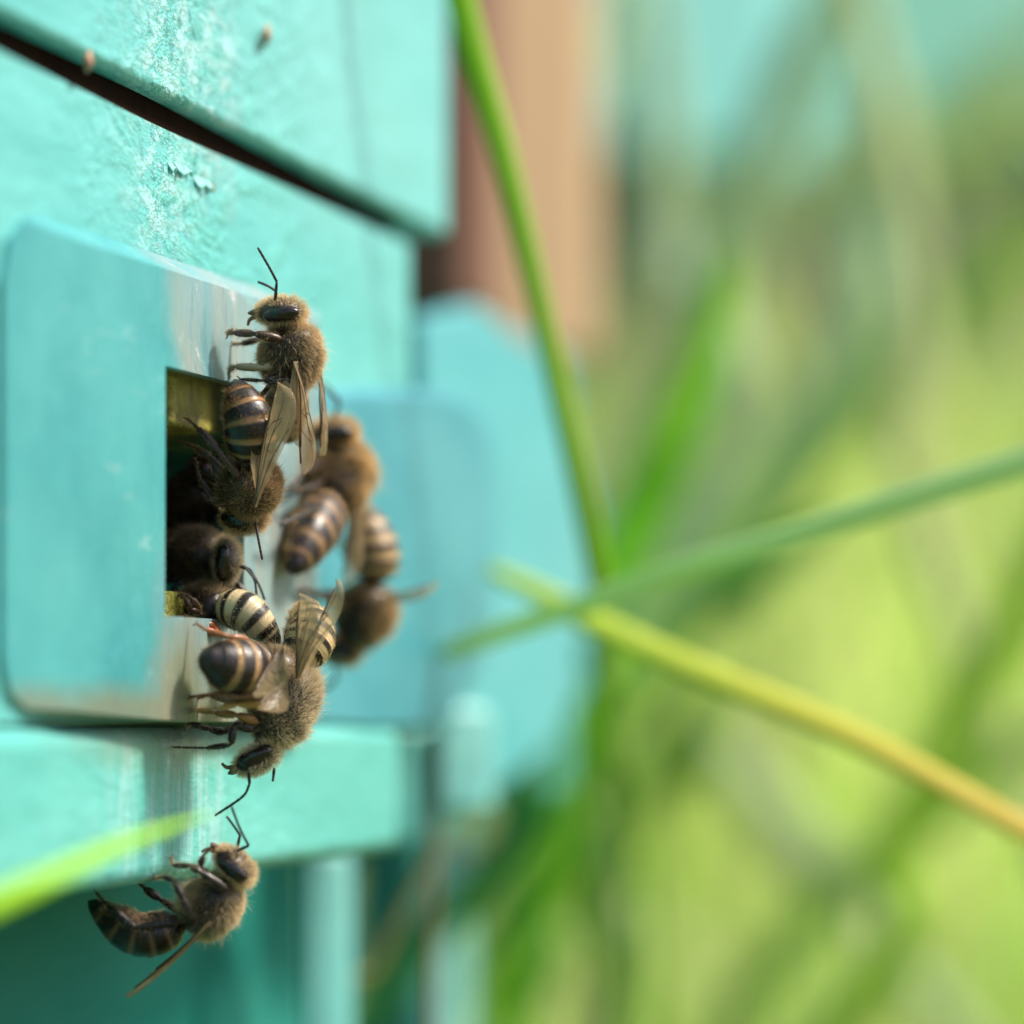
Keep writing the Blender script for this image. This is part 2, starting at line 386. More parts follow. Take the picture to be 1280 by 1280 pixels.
# near-black strip added to paint the shade inside the gap
m = MB(); m.box(SN, s_low_end - 1, h_gapL, h_gapU, -290, -1.2); m.build("gap_shade_strip", M_gap, hA)

# entrance cover: folded sheet with an opening
def shell(name, pts, polys, mats, fm, thick, parent, bevel=.5):
    V = [R(*p) for p in pts]
    o = link(name, V, polys, None, parent, mats=mats, fm=fm)
    import bmesh
    bm = bmesh.new(); bm.from_mesh(o.data)
    # make every face look outwards
    for f in bm.faces:
        f.normal_update()
        if f.normal.dot(Vector(WN)) < 0: f.normal_flip()
    bm.to_mesh(o.data); bm.free()
    s = o.modifiers.new("s", 'SOLIDIFY'); s.thickness = thick * MM; s.offset = -1
    b = o.modifiers.new("b", 'BEVEL'); b.width = bevel * MM; b.segments = 3; b.limit_method = 'ANGLE'; b.angle_limit = R_(12)
    for pl in o.data.polygons: pl.use_smooth = True
    b.harden_normals = True
    return o
pts = [(4, 350, .5), (4, 820, .5), (34, 886, .5), (95, 890, 2.0), (206, 770, 3.4), (207, 457, 3.4), (95, 300, 2.0), (34, 276, .5),   # 0-7 teal face
       (300, 366, 3.4), (398, 402, 3.4), (398, 505, 3.4), (305, 482, 3.4), (305, 776, 3.4), (398, 782, 3.4), (398, 902, 3.4), (232, 902, 3.2),
       (95, 284, .2), (300, 352, .2), (398, 390, .2), (40, 266, .1), (13, 300, .5), (13, 866, .5)]
pts = [(a, b, c) for a, b, c in pts]
polys = [(0, 1, 21, 2, 3, 4, 5, 6, 7, 20), (6, 5, 11, 8), (8, 11, 10, 9), (11, 12, 13, 10), (12, 4, 15, 14, 13), (4, 3, 15), (6, 8, 17, 16), (8, 9, 18, 17), (7, 6, 16, 19)]
cover = empty("entrance_cover")
shell("cover_plate", pts, polys, [M_grey], [0] * 9, .9, hA, .35).name = "entrance_cover"
bpy.data.objects.remove(cover)
# yellow propolis collar and wax seen in the opening
m = MB(); a0 = sh(214, 463, 0)[0]; a1 = sh(303, 560, 0)[0]
yt, yb = sh(270, 548, 0)[1], sh(270, 470, 0)[1]
m.box(hs0 + .1, a1 + 8, sh(270, 548, 0)[1], hh1 - .05, -15, 1.0); m.build("propolis_collar", M_prop, hA, .4)
m = MB()
q0, q1 = sh(300, 745, 0)[1], sh(300, 772, 0)[1]
m.box(hs0 + .1, a1 + 2, q1 - 2, q0 - .2, -14, .6); m.box(a1 - 9, a1 - 5.5, q1 - 2, q0 + .1, .8, 1.5); m.box(a1 - 4.8, a1 - 2, q1 - 2, q0 - .1, .8, 1.7); m.build("wax_lump", M_wax, hA, .3)
# lifted flakes of paint
fl = []; ff = []
for (px, py, L_, a) in ((222, 205, .75, .5), (231, 208, .5, .1), (249, 222, .8, -.4), (258, 226, .6, .3), (213, 204, .5, 0)):
    s0, h0 = sh(px, py); k = len(fl)
    for i in range(5):
        for j in range(4):
            u = i / 4 - .5; v = j / 3
            jag = .25 * math.sin(i * 2.3 + px) * v
            fl.append(wl(s0 + u * L_ * 2.6 + a * v, h0 - v * (L_ * .9 + jag), .06 + .75 * v * v * L_ * (.6 + .4 * math.sin(i + px))))
    for i in range(4):
        for j in range(3): q = k + i * 4 + j; ff.append((q, q + 1, q + 5, q + 4))
o = link("paint_flakes", fl, ff, mat("flake_paint", (.20, .52, .47), .5), hA, smooth=True)
sd = o.modifiers.new("s", 'SOLIDIFY'); sd.thickness = .12 * MM
m = MB(); s0, h0 = sh(262, 232); m.box(s0 - 1.4, s0 + 1.2, h0 - .35, h0 + .3, -.05, .06); m.build("bare_wood_patch", mat("bare_wood", (.16, .11, .05), .8), hA)
o = hA

# second entrance plate, farther along
hB = empty("entrance_guard"); tag(hB, "rubbed blue entrance plate with cut corners just beyond the turquoise front board", "hive plate")
pts = [(384, 486, .3), (470, 486, 1.2), (560, 488, 1.2), (596, 506, 1.2), (615, 550, 1.2), (622, 620, 1.2), (620, 790, 1.2), (605, 840, 1.2), (575, 885, 1.2), (535, 914, 1.2), (470, 914, 1.2), (384, 906, .3)]
shell("plate", pts, [(0, 1, 10, 11), (1, 2, 3, 4, 5, 6, 7, 8, 9, 10)], [M_blue], [0, 0], 3.2, hB, .9)
m = MB(); a = sh(520, 560, 0); b = sh(520, 850, 0); a_ = sh(500, 560, 0)[0]; b2 = sh(600, 560, 0)[0]
m.box(s_low_end + .6, sh(600, 600, 0)[0], sh(560, 905, 0)[1], sh(560, 500, 0)[1], -40, -2.1); m.build("backing_block", M_blue, hB, .6)

# neighbouring hive with raw wood wall and its own octagonal plate
hC = empty("beehive"); tag(hC, "neighbouring blurred beehive with a raw tan wood wall above a blue plate", "beehive")
def zbox(x0, x1, y0, y1, z, depth, name, mt, parent, bevel=2, turn=0):
    """box standing square to the hive front, near face at depth z"""
    c0, c1 = P(x0, y1, z), P(x1, y0, z)
    wx = (c1[0] - c0[0]); V = []
    for dz in (0, depth):
        for (xx, zz) in ((0, c0[2]), (wx, c0[2]), (wx, c1[2]), (0, c1[2])):
            p = np.array([c0[0] + xx, c0[1] + xx * turn, 0]) + WD * dz * MM; V.append((p[0], p[1], zz))
    mb = MB(); mb.add(V, [(0, 1, 2, 3), (4, 7, 6, 5), (0, 4, 5, 1), (1, 5, 6, 2), (2, 6, 7, 3), (3, 7, 4, 0)])
    return mb.build(name, mt, parent, bevel)
zbox(576, 738, -1100, 436, 560, 10, "wood_wall", M_wood, hC, turn=.9)
zbox(430, 586, -1100, 392, 520, 20, "shade_strip", M_dwood, hC)  # added board, its brown stands in for shade beside the wood wall
pts = [(528, 400, -8), (600, 380, -8), (628, 400, -6.5), (700, 480, -6.5), (745, 640, -6.5), (742, 830, -6.5), (700, 930, -6.5), (628, 985, -6.5), (528, 985, -8)]
shell("plate", pts, [(0, 1, 2, 7, 8), (2, 3, 4, 5, 6, 7)], [M_cyan], [0, 0], 3.2, hC, .6)
zbox(500, 628, 400, 1000, 486, 40, "side_wall", M_teal, hC)
zbox(484, 546, 905, 1062, 392, 4, "corner_board", M_rail, hC, turn=.8)
zbox(480, 590, 890, 985, 410, 8, "bottom_rail", M_teal, hC)
zbox(546, 610, 880, 1020, 394, 4, "lower_board", M_pale, hC, turn=.8)
zbox(368, 424, 1066, 3800, 372, 4, "leg", M_pale, hA, turn=.6)
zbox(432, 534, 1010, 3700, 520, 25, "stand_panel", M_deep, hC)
zbox(536, 576, 1040, 3700, 505, 4, "leg", M_pale, hC, turn=.7)
zbox(380, 620, 1045, 1080, 545, 8, "crossbar", M_dwood, hC)

# third hive, far off at the top right
hD = empty("beehive"); tag(hD, "distant pale turquoise beehive seen as a soft patch above the grass", "beehive")
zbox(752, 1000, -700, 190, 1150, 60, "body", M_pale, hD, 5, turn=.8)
zbox(735, 1030, -900, -700, 1145, 350, "roof", M_wood, hD, 5)
zbox(770, 800, 190, 2300, 1160, 20, "leg", M_dgrass, hD, 3); zbox(960, 990, 190, 2300, 1160, 20, "leg", M_dgrass, hD, 3)
hE = empty("beehive"); tag(hE, "farthest green turquoise beehive, half hidden at the upper right edge of the meadow", "beehive")
zbox(1010, 1420, -600, 150, 1900, 100, "body", M_far, hE, 5, turn=.6)
zbox(1030, 1440, -700, -600, 1890, 470, "roof", M_wood, hE, 5)
zbox(1060, 1090, 110, 1700, 1900, 20, "leg", M_dgrass, hE, 3); zbox(1370, 1400, 110, 1700, 1900, 20, "leg", M_dgrass, hE, 3)

# wood chips stuck to the boards
for (px, py, tx) in ((110, 76, "brown wood chip lodged at the dark gap between the hive boxes"), (333, 43, "small brown wood chip stuck high on the upper hive box")):
    V, F = tube([R(px - 1, py + 13, .5), R(px, py + 3, 1.2), R(px + 2, py - 12, .8)], [.15 * MM, .42 * MM, .12 * MM], 7)
    tag(link("wood_chip", V, F, mat("chip", (.40, .22, .13), .8), smooth=True), tx, "wood chip", "wood chips on the hive")

# ---------------------------------------------------------------- single grass blades
def blade(name, pts, width, col, label, fold=.35, roll=0, cat="grass blade", stem=False, col2=None, root=False):
    """pts: (px,py,depth mm); width in mm at each point"""
    Q = [P(*p) for p in pts]
    if root:
        if Q[0][2] > Q[-1][2]: Q = Q[::-1]; width = width[::-1]
        a = Q[0]; d = Q[1] - Q[0]
        if a[2] > .15:
            k = .32 * a[2] * d[:2] / (np.linalg.norm(d[:2]) + 1e-6)
            Q = [np.array([a[0] - k[0] * 1.6, a[1] - k[1], -.02]), np.array([a[0] - k[0] * 1.1, a[1] - k[1] * .6, a[2] * .55])] + Q
            width = [width[0] * .7, width[0] * .9] + list(width)
            if roll: roll = -abs(roll) if d[0] >= -abs(d[2]) * 2 else roll
    W = catmull(Q, 40); wd = np.interp(np.linspace(0, 1, 40), np.linspace(0, 1, len(width)), width) * MM
    c1 = np.array(col); c2 = np.array(col2 if col2 is not None else col)
    if stem:
        V, F = tube(W, wd / 2, 10); ns = 10
    else:
        wd = wd / math.cos(roll); t = np.gradient(W, axis=0); V = []; F = []; ns = 5
        for i in range(40):
            tt = unit(t[i]); sd = unit(np.cross(tt, CZ)); nn = np.cross(sd, tt)
            sd2 = sd * math.cos(roll) + nn * math.sin(roll); n2 = np.cross(tt, sd2)
            for u in (-1, -.5, 0, .5, 1): V.append(W[i] + sd2 * u * wd[i] / 2 + n2 * abs(u) * wd[i] * fold * .5)
        for i in range(39):
            for k in range(4): F.append((i * 5 + k, i * 5 + k + 1, i * 5 + k + 6, i * 5 + k + 5))
    C = np.repeat([c1 + (c2 - c1) * (i / 39) ** 1.9 for i in range(40)], ns, axis=0)
    o = link(name, V, F, M_leaf, smooth=True, cols=C)
    if not stem:
        s = o.modifiers.new("s", 'SOLIDIFY'); s.thickness = .15 * MM
    tag(o, label, cat, "large grass blades near the hives", "thing"); return o
G1, G2, G3 = (.17, .48, .02), (.30, .50, .05), (.10, .30, .08)
blade("tall_grass", [(400, -1050, 325), (470, -750, 332), (530, -400, 340), (560, -120, 345), (590, 30, 350), (640, 215, 358), (690, 430, 366), (750, 700, 378), (765, 850, 430), (795, 1100, 520), (820, 1400, 600), (850, 4200, 640)], [.05, 1.4, 2.3, 2.7, 2.5, 2.2, 2.1, 2.3, 2.1, 2, 2, 2], (.36, .60, .04), "bright green grass blade slanting down in front of the tan wood wall", roll=.7, col2=(.26, .46, .08))
blade("tall_grass", [(-700, 7000, 200), (-560, 2200, 200), (-180, 1190, 216), (-60, 1150, 222), (60, 1098, 230), (150, 1058, 240), (215, 1034, 250), (268, 1016, 260)], [2, 1.5, 1.45, 1.4, 1.3, 1.0, .55, .05], (.52, .82, .04), "light green blade tip crossing the bottom rail beside the lowest bee")
blade("grass_stalk", [(560, 815, 372), (620, 792, 368), (740, 752, 360), (850, 712, 356), (960, 680, 352), (1100, 634, 350), (1280, 578, 348), (1500, 510, 345), (1900, 440, 345), (2300, 900, 350), (2450, 5000, 360)], [1.7, 2.4, 2.8, 2.8], (.50, .68, .30), "grey green grass stem rising to the right across the whole meadow", cat="grass stem", stem=True, col2=(.66, .76, .46))
blade("tall_grass", [(612, 708, 385), (680, 738, 380), (760, 780, 374), (860, 826, 368), (960, 868, 364), (1100, 930, 360), (1280, 1030, 356), (1500, 1160, 352), (1800, 1500, 350), (2000, 5000, 350)], [1.2, 2.5, 2.5, 2.2, 2.0, 2.0], (.62, .76, .10), "yellow green blade turning orange as it falls to the right", roll=.8, col2=(.95, .42, .14))
mid = [
 ([(720, 1000, 500), (760, 780, 490), (830, 600, 480), (875, 480, 480), (905, 370, 480), (918, 310, 480)], [5, 5.5, 7, 6.5, 4, .3], (.34, .74, .02), "broad bright green blade standing upright behind the crossing stems"),
 ([(700, 1000, 720), (820, 830, 700), (960, 660, 690), (1090, 500, 690), (1220, 370, 690), (1400, 220, 690)], [6, 7, 7, 7, 5], (.46, .68, .14), "long green blade slanting from the crossing stems to the upper right edge"),
 ([(830, 850, 560), (900, 770, 555), (990, 690, 550), (1050, 640, 550)], [3, 6, 5, .3], (.05, .36, .12), "short dark green leaf under the grey green stem"),
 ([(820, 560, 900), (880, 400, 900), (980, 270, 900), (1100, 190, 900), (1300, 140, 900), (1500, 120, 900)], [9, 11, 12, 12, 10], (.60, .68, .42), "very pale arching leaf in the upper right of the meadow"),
 ([(1060, 1300, 520), (1130, 1080, 520), (1190, 950, 520), (1250, 830, 520), (1300, 720, 520), (1380, 560, 520)], [7, 7, 7, 6, 5], (.46, .72, .04), "wide lime green blade rising at the right edge beside the orange blade"),
 ([(850, 1400, 560), (940, 1240, 560), (1060, 1120, 560), (1180, 1020, 560), (1330, 900, 560)], [6, 6, 6, 5], (.42, .62, .16), "mid green blade sloping up to the right edge below the orange blade"),
 ([(880, 900, 640), (960, 1000, 640), (1040, 1090, 640), (1110, 1180, 640)], [4, 9, 10, 6], (.50, .62, .34), "pale silvery leaf hanging below the yellow green blade"),
 ([(800, 1020, 600), (840, 960, 600), (885, 880, 600), (900, 820, 600)], [6, 8, 7, 1], (.30, .54, .05), "short saturated green blade just below the crossing stems"),
 ([(640, 1300, 520), (650, 1160, 520), (700, 1080, 520), (790, 1000, 520)], [5, 5, 6, 1], (.24, .46, .16), "pale green leaf curving right next to the lower hive legs"),
 ([(760, 1300, 500), (762, 1150, 500), (768, 1000, 500), (760, 840, 500)], [5, 5, 4, 2], (.18, .40, .08), "dark green upright blade directly under the crossing stems"),
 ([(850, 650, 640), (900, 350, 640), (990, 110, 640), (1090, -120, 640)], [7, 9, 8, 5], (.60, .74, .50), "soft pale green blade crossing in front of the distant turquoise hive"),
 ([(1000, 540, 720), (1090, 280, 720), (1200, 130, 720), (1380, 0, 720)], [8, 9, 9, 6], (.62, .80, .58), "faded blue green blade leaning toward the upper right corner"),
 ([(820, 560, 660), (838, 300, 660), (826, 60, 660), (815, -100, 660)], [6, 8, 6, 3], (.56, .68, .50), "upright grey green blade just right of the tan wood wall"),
 ([(1170, 700, 640), (1160, 420, 640), (1120, 160, 640), (1060, -80, 640)], [6, 7, 7, 4], (.66, .70, .40), "thin straw coloured blade leaning left in the upper right meadow"),
 ([(590, 1120, 440), (640, 1030, 440), (680, 930, 440), (740, 820, 440), (790, 740, 440)], [4, 4, 4, 3, 1], (.05, .40, .12), "emerald leaf pressed beside the neighbouring blue plate"),
]
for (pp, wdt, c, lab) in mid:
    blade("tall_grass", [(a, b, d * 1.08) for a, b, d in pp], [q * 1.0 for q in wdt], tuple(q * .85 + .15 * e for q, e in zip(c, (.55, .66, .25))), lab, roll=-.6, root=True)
blade("grass_stalk", [(330, 4800, 394), (380, 2200, 397), (420, 1330, 400), (470, 1210, 402), (520, 1110, 404), (560, 1050, 406), (600, 990, 408)], [1.3, 1.2, 1.2, .9, .3], (.42, .42, .16), "thin olive stem leaning across the lower hive legs", cat="grass stem", stem=True)
blade("grass_stalk", [(540, 4800, 395), (540, 2400, 395), (540, 1400, 395), (540, 1250, 395), (543, 1100, 395), (545, 1000, 395), (548, 930, 395)], [.9, .8, .8, .6, .3], (.48, .34, .2), "thin brown dry stalk standing upright before the lower hive legs", cat="grass stem", stem=True)
def swath():
    """loose tall blades at middle distance, too many and too soft to tell apart"""
    n = 900
    y = rng.uniform(6.2, 11, n); x = y * rng.uniform(-.01, .17, n)
    roots = np.stack([x, y, np.full(n, -.02)], 1); hgt = rng.uniform(2.0, 3.3, n) * (1 + .012 * x)
    lean = rng.normal(0, 1, (n, 2)) * hgt[:, None] * .22
    ci = rng.choice(len(GREENS), n); cols = GREENS[ci] * rng.uniform(.8, 1.35, n)[:, None]
    V, F, C = blades_mesh(roots, hgt, lean, rng.uniform(.015, .04, n), cols)
    tag(link("grass_tufts", V, F, M_leaf, cols=C), "soft green grass tufts growing beside the hives", "grass", kind="stuff")
swath()

# ---------------------------------------------------------------- honey bees
ABD = (np.array([0, .04, .12, .25, .42, .6, .76, .88, .96, 1.0]), np.array([.03, .27, .50, .76, .95, 1.0, .96, .78, .50, .26]))
THX = (np.array([0, .08, .2, .4, .6, .8, .93, 1.0]), np.array([.28, .60, .86, 1.0, 1.0, .84, .52, .34]))
def interp(tab, t):
    x, y = tab; t = np.asarray(t); i = np.clip(np.searchsorted(x, t) - 1, 0, len(x) - 2)
    u = (t - x[i]) / (x[i + 1] - x[i]); m_ = np.gradient(y, x)
    h = x[i + 1] - x[i]
    return (2 * u ** 3 - 3 * u ** 2 + 1) * y[i] + (u ** 3 - 2 * u ** 2 + u) * h * m_[i] + (-2 * u ** 3 + 3 * u ** 2) * y[i + 1] + (u ** 3 - u ** 2) * h * m_[i + 1]
DARK = np.array((.014, .008, .006)); BROWN = np.array((.10, .05, .022))

def strands(pos, nrm, back, length, width, col, lay):
    """hair ribbons; lay = how far they lean backwards"""
    n = len(pos)
    d = nrm * (1 - lay)[:, None] + back * lay[:, None] + rng.normal(0, .22, (n, 3)); d /= np.linalg.norm(d, axis=1)[:, None]
    bend = back * .35 + rng.normal(0, .25, (n, 3))
    side = np.cross(d, rng.normal(0, 1, (n, 3))); side /= np.linalg.norm(side, axis=1)[:, None] + 1e-9
    L_ = length[:, None]; w_ = width[:, None]
    p0 = pos - nrm * .05 * MM; p1 = pos + d * L_ * .55; p2 = pos + d * L_ + bend * L_ * .3
    V = np.stack([p0 - side * w_, p0 + side * w_, p1 + side * w_ * .8, p1 - side * w_ * .8, p2], 1).reshape(-1, 3)
    b = np.arange(n) * 5
    F = [(k, k + 1, k + 2, k + 3) for k in b] + [(k + 3, k + 2, k + 4) for k in b]
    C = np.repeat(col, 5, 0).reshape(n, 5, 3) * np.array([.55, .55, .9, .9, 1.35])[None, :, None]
    return V, F, C.reshape(-1, 3)

def bee(label, Z, head, thorax, base, mid_, tip, dorsal, face, vertex, sc=1.0, ra=1.0, legs=None, antennae=None, wings=(), tan=(.50, .36, .19), dens=1.0,
        band=.5, bandcol=(.46, .29, .12), tipv=.86, rt=1.0, group="honey bees at the hive entrance", name="honey_bee", dark=DARK, hairL=1.0, headtan=None):
    pt = lambda q: P(q[0], q[1], Z + q[2])
    H, T, A0, A1, A2 = map(pt, (head, thorax, base, mid_, tip)); D = cv(*dorsal)
    root = empty(name); tag(root, label, "bee", group); root.location = T
    V = []; F = []; C = []; FM = []
    def add(v, f, c, mi=0):
        n = len(V); V.extend(v); F.extend([tuple(i + n for i in q) for q in f])
        c = np.asarray(c); C.extend(list(np.broadcast_to(c, (len(v), 3)))); FM.extend([mi] * len(f))
    hp = []; hn = []; hb = []; hl = []; hw = []; hc = []; hy = []
    tanv = np.array(tan) * np.array((.92, .97, 1.10))
    # ---- trunk: one swept surface from the tip of the abdomen to the neck
    neck = T + (H - T) * .72
    nA, nT = 84, 40; spA = catmull([A2, A1, A0], nA); 
    dirT = unit(neck - A0)
    spT = catmull([A0, T, neck], nT)
    sp = np.vstack([spA, spT[1:]])
    # smooth the joint
    for _ in range(2): sp[1:-1] = (sp[:-2] + 2 * sp[1:-1] + sp[2:]) / 4
    tA = np.linspace(0, 1, nA); tT = np.linspace(0, 1, nT)[1:]
    v_ = 1 - tA; g = (v_ * 6) % 1.0
    rA = 1.95 * sc * ra * interp(ABD, tA) * (1 + .05 * (g - .5) * (tA > .04))
    rT = 1.95 * sc * rt * interp(THX, tT)
    rr = np.concatenate([rA, rT]) * MM; flat = np.concatenate([np.full(nA, .92), np.full(nT - 1, .97)])
    t = np.gradient(sp, axis=0); t /= np.linalg.norm(t, axis=1)[:, None]
    nseg = 36; rings = []; nr = []
    for i in range(len(sp)):
        d = unit(D - t[i] * (D @ t[i])); s_ = np.cross(t[i], d)
        th = np.linspace(0, 2 * math.pi, nseg, endpoint=False)
        rings.append(sp[i] + rr[i] * (np.cos(th)[:, None] * d * flat[i] + np.sin(th)[:, None] * s_)); nr.append(np.cos(th)[:, None] * d + np.sin(th)[:, None] * s_)
    rings = np.array(rings); nr = np.array(nr); th = np.linspace(0, 2 * math.pi, nseg, endpoint=False)
    cols = np.zeros((len(sp), nseg, 3))
    bc = np.array(bandcol)
    for i in range(len(sp)):
        if i < nA:
            v = v_[i]; gg = g[i]
            k = np.clip((band - gg) / .10, 0, 1) * (v < tipv) * (v > .03)
            edge = np.clip((gg - .92) / .05, 0, 1) * .40 * (v < min(.9, tipv))
            wv = .75 + .25 * np.cos(th)      # bands are strongest on the back
            f_ = np.clip(k * wv + edge, 0, 1)[:, None] if np.ndim(k) else np.clip(k * wv + edge, 0, 1)[:, None]
            cols[i] = dark * (1 - f_) + bc * f_
        else: cols[i] = dark * 1.4
    v0 = rings.reshape(-1, 3); fs = []
    for i in range(len(sp) - 1):
        for k in range(nseg):
            k2 = (k + 1) % nseg; fs.append((i * nseg + k, (i + 1) * nseg + k, (i + 1) * nseg + k2, i * nseg + k2))
    fs.append(tuple(range(nseg))); fs.append(tuple((len(sp) - 1) * nseg + k for k in range(nseg - 1, -1, -1)))
    add(list(v0), fs, cols.reshape(-1, 3))
    # thorax hair
    def sample(i0, i1, n, ln, lay, colr, jit=.25, wdt=.016, wfun=None, dorsal_tint=False):
        i = rng.uniform(i0, i1 - 1.001, n); k = rng.integers(0, nseg, n); fk = rng.uniform(0, 1, n); ii = i.astype(int); fi = i - ii
        k2 = (k + 1) % nseg
        a = rings[ii, k] * (1 - fk)[:, None] + rings[ii, k2] * fk[:, None]; b = rings[ii + 1, k] * (1 - fk)[:, None] + rings[ii + 1, k2] * fk[:, None]
        p = a * (1 - fi)[:, None] + b * fi[:, None]; n_ = nr[ii, k] * (1 - fk)[:, None] + nr[ii, k2] * fk[:, None]
        # true surface normal from the ring slope
        sl = (b - a); sl /= np.linalg.norm(sl, axis=1)[:, None] + 1e-12; n_ = n_ - sl * (n_ * sl).sum(1)[:, None]; n_ /= np.linalg.norm(n_, axis=1)[:, None] + 1e-9
        keep = np.ones(n, bool) if wfun is None else wfun(i, k, n)
        p, n_, ii, kk_ = p[keep], n_[keep], ii[keep], k[keep]; m__ = len(p)
        hp.append(p); hn.append(n_); hb.append(-t[ii]); q_ = p / MM; lm = .75 + .5 * (np.sin(q_[:, 0] * 2.1 + 1.3 * np.sin(q_[:, 2] * 1.7)) * np.sin(q_[:, 1] * 1.9 + q_[:, 2])) 
        hl.append(ln * sc * hairL * rng.uniform(.5, 1.3, m__) * lm * MM); hw.append(np.full(m__, wdt * MM) * rng.uniform(.7, 1.3, m__))
        cc = np.array(colr) * rng.uniform(1 - jit, 1 + jit, m__)[:, None]
        if dorsal_tint:
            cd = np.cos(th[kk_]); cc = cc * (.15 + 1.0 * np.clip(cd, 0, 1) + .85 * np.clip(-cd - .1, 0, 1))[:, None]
        hc.append(cc); hy.append(np.full(m__, lay))
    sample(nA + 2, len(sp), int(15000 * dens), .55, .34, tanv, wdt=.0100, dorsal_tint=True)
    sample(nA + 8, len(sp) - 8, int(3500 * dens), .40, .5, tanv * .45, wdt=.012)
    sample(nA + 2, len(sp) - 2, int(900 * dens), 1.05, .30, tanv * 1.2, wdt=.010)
    # abdominal hair bands
    def bandsel(i, k, n):
        v = 1 - i / (nA - 1); gg = (v * 6) % 1
        return ((gg < band + .06) | (rng.uniform(0, 1, n) < .14)) & (v < tipv + .02)
    sample(3, nA - 1, int(10000 * dens), .27, .80, bc * 1.15, wfun=bandsel, wdt=.0115)
    vent = lambda i, k, n: (np.cos(th[k]) < -.1) | (i > nA * .80)
    sample(6, nA - 1, int(2200 * dens), .45, .55, tanv * .9, wfun=vent)
    # ---- head
    f = cv(*face); u = cv(*vertex); u = unit(u - f * (u @ f)); l = np.cross(u, f)
    nu, nv_ = 28, 20; hv = []; hf = []; hcols = []
    hs = sc * 1.0
    def hpos(lx, ux, fx):
        wv = 1 - .42 * max(0, -ux) ** 1.4
        dep = 1 - .25 * max(0, -ux) ** 1.5
        return H + MM * hs * (l * lx * 1.75 * wv + u * (ux * 1.75 - .15) + f * (fx * (1.12 if fx > 0 else .85) * dep - .12 * ux))
    for j in range(nv_ + 1):
        ph = math.pi * j / nv_
        for i in range(nu):
            a = 2 * math.pi * i / nu
            hv.append(hpos(math.sin(ph) * math.cos(a), math.cos(ph), math.sin(ph) * math.sin(a)))
    for j in range(nv_):
        for i in range(nu):
            i2 = (i + 1) % nu; hf.append((j * nu + i, (j + 1) * nu + i, (j + 1) * nu + i2, j * nu + i2))
    add(hv, hf, dark * 1.6)
    # neck
    vv, f2 = tube(catmull([neck - unit(H - T) * .5 * MM, H], 6), .75 * sc * MM, 12); add(vv, f2, dark)
    # eyes (ellipsoids on both sides of the head)
    for sg in (1, -1):
        ec = H + MM * hs * (l * sg * 1.22 + u * .02 - f * .05); ev = []; ef = []
        e1 = unit(l * sg + f * .25); e2 = unit(u - l * sg * .14); e2 = unit(e2 - e1 * (e1 @ e2)); e3 = np.cross(e1, e2)
        for j in range(15):
            ph = math.pi * j / 14
            for i in range(20):
                a = 2 * math.pi * i / 20
                ev.append(ec + MM * hs * (e2 * math.cos(ph) * 1.30 + math.sin(ph) * (e1 * math.cos(a) * .60 + e3 * math.sin(a) * .58)))
        for j in range(14):
            for i in range(20):
                i2 = (i + 1) % 20; ef.append((j * 20 + i, (j + 1) * 20 + i, (j + 1) * 20 + i2, j * 20 + i2))
        add(ev, ef, dark, 1)
    # mandibles and folded tongue
    mouth = H + MM * hs * (-u * 1.75 + f * .25)
    for sg in (1, -1):
        vv, f2 = tube(catmull([mouth + MM * (l * sg * .45 + u * .35), mouth + MM * (l * sg * .38 - u * .25), mouth + MM * (l * sg * .08 - u * .62)], 8), np.array([.22, .25, .24, .22, .2, .16, .12, .05]) * MM * sc, 8); add(vv, f2, BROWN * 1.3)
    vv, f2 = tube(catmull([mouth + u * .3 * MM - f * .25 * MM, mouth - u * .5 * MM - f * .45 * MM, mouth - u * .75 * MM - f * .9 * MM], 8), np.linspace(.2, .09, 8) * MM * sc, 7); add(vv, f2, BROWN * 2.2)
    # head hair
    n = int(4600 * dens); a = rng.uniform(0, 2 * math.pi, n); cz = rng.uniform(-.85, 1, n); sp_ = np.sqrt(1 - cz ** 2)
    lx, fx = sp_ * np.cos(a), sp_ * np.sin(a)
    keep = (np.abs(lx) < .66) | (cz > .72) | ((fx > .45) & (cz > -.3)) | (fx < -.5); lx, fx, cz = lx[keep], fx[keep], cz[keep]
    hpv = np.array([hpos(*q) for q in zip(lx, cz, fx)]); hnv = l * lx[:, None] + u * cz[:, None] + f * fx[:, None]
    nn = len(hpv); hp.append(hpv); hn.append(hnv); hb.append(np.broadcast_to(-f * .3 - u * .7, (nn, 3)) + 0); hl.append(rng.uniform(.2, .5, nn) * MM * sc * (1 + .6 * (cz > .5)))
    ht = np.array(headtan) if headtan is not None else tanv * 1.25
    hw.append(np.full(nn, .0105 * MM)); hc.append(ht * rng.uniform(.7, 1.3, nn)[:, None]); hy.append(np.full(nn, .25))
    # ---- antennae
    if antennae is None:
        antennae = []
        for sg in (1, -1):
            r0 = H + MM * hs * (l * sg * .28 + f * 1.05 + u * .05); e = r0 + MM * hs * (f * 1.1 + l * sg * .9 + u * .5)
            antennae.append([r0, e, e + MM * hs * (f * 1.3 + l * sg * .7 - u * 1.0), e + MM * hs * (f * 1.8 + l * sg * 1.0 - u * 2.1)])
    else: antennae = [[pt(q) for q in an] for an in antennae]
